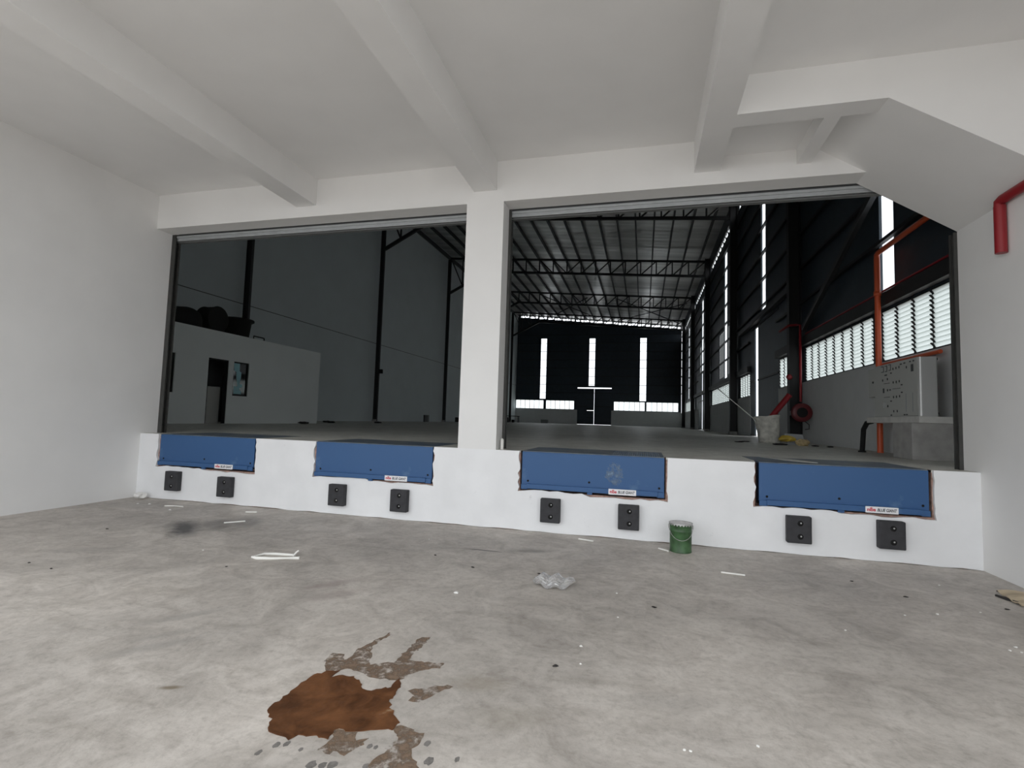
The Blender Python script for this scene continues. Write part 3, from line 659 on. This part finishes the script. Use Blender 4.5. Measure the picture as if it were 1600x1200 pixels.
# lattice of the eave girder in the gaps under the roof edge
gl = ['eave lattice on the right wall nearest the dock', 'eave lattice on the right wall between the first and second columns', 'eave lattice on the right wall between the second and third columns',
      'eave lattice on the right wall between the third and fourth columns', 'eave lattice on the right wall, second bay from the far end', 'eave lattice on the right wall in the corner bay']
for i, (a, b, c, d) in enumerate(GAP):
    t = thing('eave_lattice', gl[i]+', light showing through', 'lattice', (RW-.05, (a+b)/2, c), 'eave lattices on the right wall')
    m = MB(); m.bar((RW+.0, a, c-.03), (RW+.0, b, c-.03), .03, .1); m.build('lower_rail', M['steel'], t); m = MB(); m.bar((RW+.0, a, d+.03), (RW+.0, b, d+.03), .03, .1); m.build('upper_rail', M['steel'], t)
    n = int((b-a)/.95); m = MB(); q = (b-a)/n
    for j in range(n):
        m.bar((RW+.0, a+q*j, c), (RW+.0, a+q*(j+.5), d), .028, .10); m.bar((RW+.0, a+q*(j+.5), d), (RW+.0, a+q*(j+1), c), .028, .10)
    m.build('zigzag_web', M['steel'], t)
# diagonal braces
tag(MB().bar((5.10, 4.4, 7.6), (5.10, 10.85, 4.95), .12, .16).build('diagonal_brace', M['steel_grey']), 'dark diagonal brace slanting across the nearest right wall bay', 'brace')
for (p, q, l) in (((-12.4, 52, 16.9), (-6.6, 64, 16.3), 'left'), ((-6.6, 52, 16.3), (-12.4, 64, 16.9), 'left, the crossing one'), ((-3, 52, 16.0), (4.6, 64, 15.3), 'right'), ((4.6, 52, 15.3), (-3, 64, 16.0), 'right, the crossing one')):
    tag(MB().bar(p, q, .09, .09).build('roof_brace', M['steel']), 'dark roof brace at the far end of the roof, on the %s' % l, 'brace', 'roof braces at the far end')
# doors
def sdoor(name, leaves, put):
    d = struct(thing(name, 'door', 'door', put(leaves[0][0], 0, H)))
    for k in ('label', 'category'): del d[k]
    for (a, b, c, e) in leaves:
        m = MB(); p, q = put(a, -.02, c), put(b, .04, e); m.box(p[0], q[0], p[1], q[1], p[2], q[2]); lf = m.build('door_leaf', M['clad'], d)
        m = MB()
        for zz in (c+.06, (c+e)/2, e-.06):
            p, q = put(a, -.05, zz-.04), put(b, -.02, zz+.04); m.box(p[0], q[0], p[1], q[1], p[2], q[2])
        m.build('door_rail', M['steel'], lf)
    return d
sdoor('door_1', [(-9.65, -8.2, H+.03, 6.60), (-8.2, -7.16, 3.34, 6.60), (-8.2, -7.16, H+.03, 3.28), (-7.12, -4.6, H+.03, 6.60)], lambda u, d, z: (u, FW+.03+d, z))
sdoor('door_2', [(14.86, 18.72, H+.02, 6.6), (19.45, 20.42, H+.02, 6.6)], lambda u, d, z: (RW+.05+d, u, z))
sdoor('door_3', [(40.3, 42.3, H+.02, 6.6), (43.1, 45.8, H+.02, 6.6)], lambda u, d, z: (RW+.05+d, u, z))
tag(MB().bar((RW-.12, 12.6, 6.75), (RW-.12, 22.5, 6.75), .18, .22).build('door_track', M['steel_grey']), 'dark sliding door track above the gap in the right wall', 'track')

# ------------------------------------------------------------------ office block along the left wall
XO, YO, ZO = -14.686, 13.02, 4.49
OH = [(4.2, 5.45, 2.21, 3.49), (6.755, 7.65, H, 3.50), (7.89, 8.65, 2.225, 3.495)]
t = thing('office_block', 'low grey flat-roofed office block with a doorway and two windows along the left wall', 'office block', (XO, 7, H)); ob = t
m = MB(); holes_wall(m, YF+.4, YO, H, ZO, OH, lambda a, b, c, d: m.box(XO-.14, XO, a, b, c, d)); m.build('front_wall', M['office'], t)
MB().box(LW, XO-.14, YO-.14, YO, H, ZO).build('end_wall', M['wall_in'], t)
MB().box(LW, XO-.14, YF+.4, YO-.14, ZO-.14, ZO).build('roof_slab', M['conc'], t)
MB().box(XO-2.6, XO-2.5, YF+.4, YO-.14, H, ZO-.14).build('inner_partition', M['shutter_dark'], t)
for i in (0, 2):
    a, b, c, d = OH[i]; f = MB()
    for q in ((a, a+.05, c, d), (b-.07, b, c, d), (a+.05, b-.07, c, c+.05), (a+.05, b-.07, d-.05, d)): f.box(XO-.09, XO-.04, *q)
    f = f.build('window_frame', M['black'], t); MB().box(XO-.07, XO-.065, a+.05, b-.07, c+.05, d-.05).build('window_pane', M['glass'], f)
    if i == 2:
        y0, z0 = a+.05, c+.05; sc = .64; st = [(.02, 1), (.42, 1), (.43, .76), (.56, .72), (.55, .55), (.50, .42), (.50, .34), (.66, .34), (.66, .24), (.50, .24), (.50, .14), (.62, .12), (.62, .02), (.10, .02), (.10, .26), (.34, .26), (.30, .40), (.24, .52), (.22, .72), (.06, .76)]
        MB().prism([(y0+u*sc*1.1, z0+v*1.17) for u, v in st], lambda u, v, dd: (dd, u, v), XO-.063, XO-.060).build('torn_blue_film', M['film'], f)['label'] = 'pale blue torn protective film on the pane'
m = MB(); 
for q in ((6.755, 6.80, H, 3.50), (7.605, 7.65, H, 3.50), (6.80, 7.605, 3.455, 3.50)): m.box(XO-.145, XO-.02, *q)
m.build('door_frame', M['black'], t)
tag(MB().bbox(XO-.45, XO-.41, 6.85, 7.75, H, 2.52, .01).build('leaning_board', M['panel']), 'pale board standing inside the office doorway', 'board')
# things stored on its flat roof
bm = bmesh.new(); bmesh.ops.create_icosphere(bm, subdivisions=4, radius=1); rg = random.Random(4)
m = MB()
for v in bm.verts:
    d = v.co.normalized(); e = lambda q, p: math.copysign(abs(q)**p, q)
    v.co = V((-15.5+.55*e(d.x, .6), 5.62+1.28*e(d.y, .5), ZO+max(0, (.62+.17*math.tanh(d.y*2)+.03*math.sin(7*d.y))*max(0, e(d.z, .45)))))
bm.verts.index_update(); m.add([v.co for v in bm.verts], [[v.index for v in f.verts] for f in bm.faces], True); bm.free()
tag(m.build('tarpaulin_heap', M['black']), 'long low black covered heap on the office roof', 'covered heap')
t = thing('drum', 'black round drum standing on edge on the office roof', 'drum', (-15.35, 7.42, ZO))
MB().lathe([(0, -.3), (.44, -.3), (.47, -.28), (.45, -.24), (.45, .24), (.47, .28), (.44, .3), (0, .3)], (-15.35, 7.42, ZO+.50), 36, 'x').build('drum_shell', M['black'], t)
for dy in (-.3, .3): MB().bbox(-15.6, -15.1, 7.42+dy-.06, 7.42+dy+.06, ZO, ZO+.16, .02).build('chock', M['black'], t)
t = thing('tub', 'black open tub with a flared rim on the office roof, beside the drum', 'tub', (-15.35, 8.57, ZO))
MB().lathe([(0, .0), (.40, .0), (.46, .02), (.53, .6), (.60, .62), (.60, .70), (.55, .70), (.52, .62), (.44, .08), (0, .06)], (-15.35, 8.57, ZO+.02), 36).build('tub_body', M['black'], t)
MB().lathe([(.605, .615), (.625, .63), (.625, .69), (.605, .705)], (-15.35, 8.57, ZO+.02), 36).build('tub_rim', M['black'], t)
tag(MB().tube([(-14.85, 8.95, ZO), (-14.85, 8.95, ZO+.13), (-14.85, 9.5, ZO+.13), (-14.85, 9.52, ZO+.11), (-14.85, 9.52, ZO)], .022, 8).build('bent_pipe', M['black']), 'thin dark bent pipe on the edge of the office roof', 'pipe')

# ------------------------------------------------------------------ right hand side: panel, plinth, pipes
t = thing('concrete_counter', 'raw concrete counter slab on a block under the control cabinet', 'counter', (4.9, 3.6, H))
MB().bbox(4.62, 5.255, 2.62, 4.75, 1.84, 1.955, .008).build('slab', M['conc_pale'], t)
MB().bbox(4.52, 5.255, 2.64, 3.35, H, 1.84, .006).build('support_block', M['conc'], t)
CX, CY0, CY1, CZ0, CZ1 = 4.655, 2.66, 4.40, 1.957, 3.0
t = thing('control_cabinet', 'grey metal control cabinet with switches and slots on the concrete counter', 'control cabinet', (4.8, 3.5, CZ0))
pl = [(CX, CY1), (CX, CY0+.05)]+[(CX+.05-.05*math.cos(a), CY0+.05-.05*math.sin(a)) for a in (.4, .8, 1.2)]+[(CX+.05, CY0), (CX+.26, CY0), (CX+.28, CY0+.02), (CX+.28, CY1)]
MB().prism(pl, lambda u, v, d: (u, v, d), CZ0, CZ1).build('cabinet_body', M['panel_side'], t)
fp = MB().bbox(CX-.012, CX, CY0+.03, CY1, CZ0+.01, CZ1-.01, .004).build('front_panel', M['panel'], t)
side = MB().bbox(CX-.005, CX+.2, CY1+.005, CY1+.32, CZ0+.42, CZ1-.04, .01).build('side_door', M['panel'], t)
MB().bbox(CX-.02, CX-.005, CY1+.06, CY1+.09, 2.66, 2.70, .003).build('latch', M['ink'], side)
# front layout: u = share along the panel from its far end, v = share of height
def at(u, v): return (CY1-(CY1-CY0-.03)*u, CZ0+(CZ1-CZ0)*v)
def mark(name, u, v, w, h, mat='ink', th=.006, par=None):
    y, z = at(u, v); return MB().box(CX-.012-th, CX-.012, y-w/2, y+w/2, z-h/2, z+h/2).build(name, M[mat], par or t)
for (u, v, w, h) in ((.22, .91, .10, .12), (.31, .91, .09, .12), (.40, .92, .09, .12)):
    y, z = at(u, v); m = MB(); m.box(CX-.017, CX-.012, y-w/2, y-w/2+.012, z-h/2, z+h/2); m.box(CX-.017, CX-.012, y-w/2, y+w/2, z-h/2, z-h/2+.012); m.box(CX-.017, CX-.012, y-w/2, y+w/2, z+h/2-.012, z+h/2); m.build('meter', M['ink'], t)
for (u, v) in ((.48, .88), (.55, .885), (.62, .89), (.78, .86), (.48, .63), (.55, .63), (.62, .635), (.48, .36), (.55, .36), (.62, .365), (.48, .10), (.56, .10), (.34, .50), (.34, .20), (.22, .70), (.34, .71)): mark('switch', u, v, .024, .042)
for (u, v, w) in ((.30, .79, .09), (.43, .81, .05), (.66, .935, .06), (.74, .94, .06), (.86, .945, .05), (.93, .945, .05), (.40, .50, .05), (.67, .565, .05), (.67, .43, .05), (.42, .29, .05), (.42, .03, .05), (.72, .03, .05), (.77, .03, .05)): mark('indicator', u, v, w, .022)
for (u, v, w) in ((.32, .63, .24), (.55, .51, .30), (.32, .37, .24)): mark('groove_line', u, v, w, .008)
for (u, v) in ((.76, .24), (.90, .24)): mark('slot', u, v, .022, .34, 'grey_board', .003)
mark('grille', .90, .83, .08, .13, 'steel_grey'); mark('socket', .24, .50, .05, .09, 'steel_grey'); mark('dial', .26, .22, .09, .10, 'bolt', .012)
for z in (CZ0+.03, CZ1-.06): MB().bbox(CX+.27, CX+.30, CY0+.03, CY0+.07, z, z+.04, .004).build('hinge', M['ink'], t)

def pipe(name, pts, r, mat, label): return tag(MB().tube(pts, r, 14).build(name, M[mat]), label, 'pipe')
t = thing('fire_riser_pipe', 'orange red riser pipe behind the control cabinet that turns along the wall high up', 'pipe', (5.02, 5.15, H))
MB().tube([(5.02, 5.15, H), (5.02, 5.15, 5.52)], .058, 16).build('riser', M['orange'], t)
MB().tube([(5.02, 5.15, 5.52), (5.02, 5.15, 5.60), (5.02, 5.08, 5.63), (5.02, 1.2, 5.63)], .055, 16).build('upper_run', M['orange'], t)
MB().lathe([(.058, -.05), (.072, -.05), (.072, .05), (.058, .05)], (5.02, 5.15, 4.72), 16).build('coupling', M['orange'], t)
pipe('conduit', [(5.12, 5.35, 3.13), (5.12, 2.95, 3.13)], .038, 'orange', 'short orange red pipe running just above the control cabinet')
pipe('conduit', [(5.17, 10.9, 4.80), (5.17, 1.5, 4.80)], .022, 'red', 'thin red conduit along the top of the girt above the louvres')
t = thing('hose_reel_riser', 'red vertical pipe beside the hose reel column', 'pipe', (5.04, 11.0, 2.6))
MB().tube([(5.04, 11.0, 2.55), (5.04, 11.0, 5.12), (5.0, 11.2, 5.16), (4.80, 11.4, 5.18), (4.80, 12.6, 5.18)], .04, 12).build('pipe_run', M['red'], t)
t = thing('hose_reel', 'dark red fire hose reel mounted at the foot of the right wall column', 'hose reel', (4.93, 10.5, H))
c = (4.93, 10.5, 2.18)
MB().lathe([(.16, .08), (.29, .08), (.30, .065), (.29, .05), (.21, .04), (.21, -.04), (.29, -.05), (.30, -.065), (.29, -.08), (.16, -.08)], c, 36, 'y').build('reel_rim', M['maroon'], t)
MB().lathe([(0, .068), (.14, .068), (.18, .055), (.18, -.055), (0, -.055)], c, 28, 'y').build('hub', M['black'], t)
m = MB()
for k in range(7): m.tube([(c[0]+(.235+.01*(k % 2))*math.cos(a*2*math.pi/28), c[1]-.036+.012*k, c[2]+(.235+.01*(k % 2))*math.sin(a*2*math.pi/28)) for a in range(28)], .012, 6, True)
m.build('hose', M['black'], t)
MB().tube([(5.02, 10.5, 1.90), (5.12, 10.42, 1.80), (5.12, 10.42, 1.66), (5.00, 10.42, 1.64)], .012, 6).build('nozzle_bracket', M['black'], t)
MB().box(4.86, 5.0, 10.56, 11.6, 2.1, 2.26).build('bracket', M['steel'], t)
t = thing('drain_pipe', 'black elbow pipe dropping to the floor at the far end of the concrete counter', 'pipe', (4.66, 5.05, H))
MB().tube([(4.72, 4.76, 1.87), (4.71, 4.98, 1.84), (4.68, 5.08, 1.70), (4.66, 5.12, H)], .05, 12).build('elbow_pipe', M['black'], t)
MB().lathe([(.05, 0), (.075, 0), (.075, .03), (.05, .03)], (4.66, 5.12, H), 14).build('floor_collar', M['black'], t)

tag(MB().lathe([(0, .05), (.06, .05), (.09, .03), (.10, 0), (0, 0)], (4.85, 11.585, 3.42), 24, 'y').build('alarm_bell', M['red']), 'small round red alarm bell on the nearest right wall column', 'alarm bell')
# sack, pole, red pole, yellow bags
def sackmesh(c, rx, ry, h, top, seed):
    r_ = random.Random(seed); n = 48; rows = 16; vs = []; ph = [r_.uniform(0, 6) for _ in range(6)]
    for j in range(rows+1):
        t_ = j/rows
        for k in range(n):
            a = 2*math.pi*k/n; s = .78+.22*t_**1.3+top*max(0, t_-.7); ex = .75
            ca, sa = math.cos(a), math.sin(a); ca = math.copysign(abs(ca)**ex, ca); sa = math.copysign(abs(sa)**ex, sa)
            w = 1+.03*math.sin(3*a+ph[0]+4*t_)+.025*math.sin(7*a+ph[1]-9*t_)+.02*math.sin(13*t_+ph[2]+a)
            vs.append((c[0]+rx*s*w*ca-.06*t_, c[1]+ry*s*w*sa, c[2]+h*t_*(1+.03*math.sin(2*a+ph[3])*t_+.05*ca*t_)))
    fs = [(j*n+k, j*n+(k+1) % n, (j+1)*n+(k+1) % n, (j+1)*n+k) for j in range(rows) for k in range(n)]+[tuple(range(n))[::-1]]
    m = MB(); m.add(vs, fs, True); return m
o = sackmesh((3.80, 9.75, H), .36, .34, .82, .10, 3).build('rubble_sack', M['sack']); md = o.modifiers.new('thick', 'SOLIDIFY'); md.thickness = .012
tag(o, 'dirty white open-topped sack standing on the warehouse floor', 'sack')
tag(MB().tube([(3.62, 9.7, 1.55), (3.32, 9.62, 1.95), (2.27, 9.45, 2.84)], .014, 8).build('thin_pole', M['whitestick']), 'thin pale pole sticking out of the white sack to the left', 'pole')
t = thing('red_post', 'thick red post leaning out of the white sack', 'post', (3.6, 9.8, 1.4))
MB().tube([(3.55, 9.8, 1.55), (4.43, 9.95, 2.69)], .085, 16).build('post_shaft', M['red'], t); MB().tube([(4.425, 9.95, 2.685), (4.44, 9.952, 2.705)], .093, 16).build('end_cap', M['red'], t)
def blob(c, rx, ry, h, seed, mat, name, label, cat):
    r_ = random.Random(seed); bm = bmesh.new(); bmesh.ops.create_icosphere(bm, subdivisions=4, radius=1); ph = [r_.uniform(3, 8) for _ in range(6)]; m = MB()
    for v in bm.verts:
        d = v.co.normalized(); k = 1+.10*math.sin(ph[0]*d.x+ph[1]*d.y)+.08*math.sin(ph[2]*d.z+ph[3]*d.x)+.06*abs(math.sin(ph[4]*d.y+9*d.x))
        v.co = V((c[0]+rx*d.x*k, c[1]+ry*d.y*k, max(c[2], c[2]+h*.45+h*.5*d.z*k)))
    bm.verts.index_update(); m.add([v.co for v in bm.verts], [[v.index for v in f.verts] for f in bm.faces], True); bm.free()
    return tag(m.build(name, M[mat]), label, cat)
blob((3.90, 8.05, H+.10), .20, .16, .17, 2, 'yellow', 'plastic_sack', 'crumpled yellow plastic sack on the floor beside the white sack', 'plastic sack')
blob((4.22, 7.85, H), .16, .13, .19, 8, 'tan', 'paper_scrap', 'crumpled tan paper bundle right of the yellow sack', 'paper')
blob((3.66, 7.78, H), .18, .10, .05, 5, 'black', 'rag', 'black rag just in front of the yellow plastic sack', 'rag')
tag(MB().prism([(3.98, H), (4.45, H), (4.40, 1.50), (3.92, 1.52)], lambda u, v, d: (u, d+(v-H)*.35, v), 8.35, 8.362).build('leaning_sheet', M['grey_board']), 'grey sheet leaning behind the yellow plastic sack', 'board')
for i, (x, y, w) in enumerate(((4.5, 7.7, .09), (4.75, 7.4, .08), (3.05, 9.5, .15), (2.8, 8.9, .12))):
    blob((x, y, H), w, w*.5, .035, 30+i, 'grit', 'floor_debris', ['dark lump of debris right of the tan paper', 'dark lump of debris at the foot of the right wall', 'flat dark debris left of the white sack', 'flat dark debris in front of the white sack'][i], 'debris')
# worn light sheet on the last leveller's deck
tag(MB().prism([(1.80, 1.20), (2.10, 1.12), (2.34, .66), (2.38, .36), (2.20, .42), (2.02, .66), (1.92, .96)], lambda u, v, d: (u, v, d), H+.0045, H+.010).build('paper_sheet', M['panel']), 'pale torn sheet lying on the deck of the rightmost leveller', 'sheet')
# small things deep inside
t = thing('trestle_table', 'dark trestle table by the far left corner', 'table', (-18.1, 62, H))
MB().bbox(-19.2, -16.9, 61.6, 62.4, 2.06, 2.14, .01).build('table_top', M['black'], t)
for x in (-19.1, -18.2, -17.0):
    for y in (61.7, 62.3): MB().box(x-.04, x+.04, y-.04, y+.04, H, 2.06).build('leg', M['black'], t)
tag(MB().bbox(-18.9, -18.4, 61.7, 62.3, H, 1.9, .02).build('storage_box', M['steel_grey']), 'dark box under the trestle table at its left', 'box')
tag(MB().bbox(-17.95, -17.6, 61.75, 62.25, H, 1.6, .02).build('storage_box', M['black']), 'small black box under the trestle table at its middle', 'box')
tag(MB().bbox(-14.9, -13.9, 67.6, 68.4, H, 1.75, .03).build('carton', M['shutter_dark']), 'dull carton on the floor against the far wall', 'box')
t = thing('floor_box', 'slim dark grey upright box beside the left wall', 'box', (-18.1, 33, H)); MB().bbox(-18.3, -17.9, 32.9, 33.2, H, 1.80, .02).build('box_body', M['shutter_dark'], t); MB().box(-18.3, -18.15, 32.88, 32.9, H, 1.80).build('box_door', M['steel_grey'], t)
tag(MB().bbox(-18.5, -18.0, 41.0, 41.5, H, 1.68, .02).build('tool_box', M['black']), 'small black box on the floor just left of the pillar', 'box')
tag(MB().bbox(-18.72, -18.45, 25.62, 25.8, 4.70, 5.0, .01).build('switch_box', M['black']), 'small black switch box on the left wall column', 'switch box')
for i, (x, y) in enumerate(((-16.2, 16.0), (-15.4, 15.2), (-14.9, 19.0), (-14.2, 11.4))):
    blob((x, y, H), .22, .18, .10, 50+i, 'grit', 'rubble_lump', 'dark lump of rubble on the floor near the end of the office block', 'rubble'); pass
for o in COL.objects:
    if o.name.startswith('rubble_lump'): o['group'] = 'rubble lumps near the office block'

# ------------------------------------------------------------------ sky and camera
w = bpy.data.worlds.new('overcast_sky'); scene.world = w; w.use_nodes = True
bg = w.node_tree.nodes['Background']; bg.inputs['Color'].default_value = (.93, .965, 1.0, 1); bg.inputs['Strength'].default_value = 2.2

f, ya, pi_, ro = 794.4177, -.2539, .0686, .0311
ca, sa, cb, sb, cc, sc_ = math.cos(ya), math.sin(ya), math.cos(pi_), math.sin(pi_), math.cos(ro), math.sin(ro)
fw = V((sa*cb, ca*cb, sb)); r0 = V((ca, -sa, 0)); u0 = r0.cross(fw); rt = r0*cc+u0*sc_; upv = u0*cc-r0*sc_
cam = bpy.data.cameras.new('camera'); co = bpy.data.objects.new('camera', cam); COL.objects.link(co); scene.camera = co
cam.sensor_fit = 'HORIZONTAL'; cam.sensor_width = 36; cam.lens = 36*f/1600; cam.clip_end = 500; cam.clip_start = .05
mt = Matrix((rt, upv, -fw)).transposed().to_4x4(); mt.translation = V((0, -7.6737, 1.6879)); co.matrix_world = mt

scene.view_settings.view_transform = 'Standard'; scene.view_settings.look = 'None'; scene.view_settings.gamma = 1; scene.view_settings.use_curve_mapping = False
scene.view_settings.exposure = 0.08
scene.cycles.max_bounces = 10; scene.cycles.diffuse_bounces = 6; scene.cycles.transparent_max_bounces = 12; scene.cycles.use_denoising = True
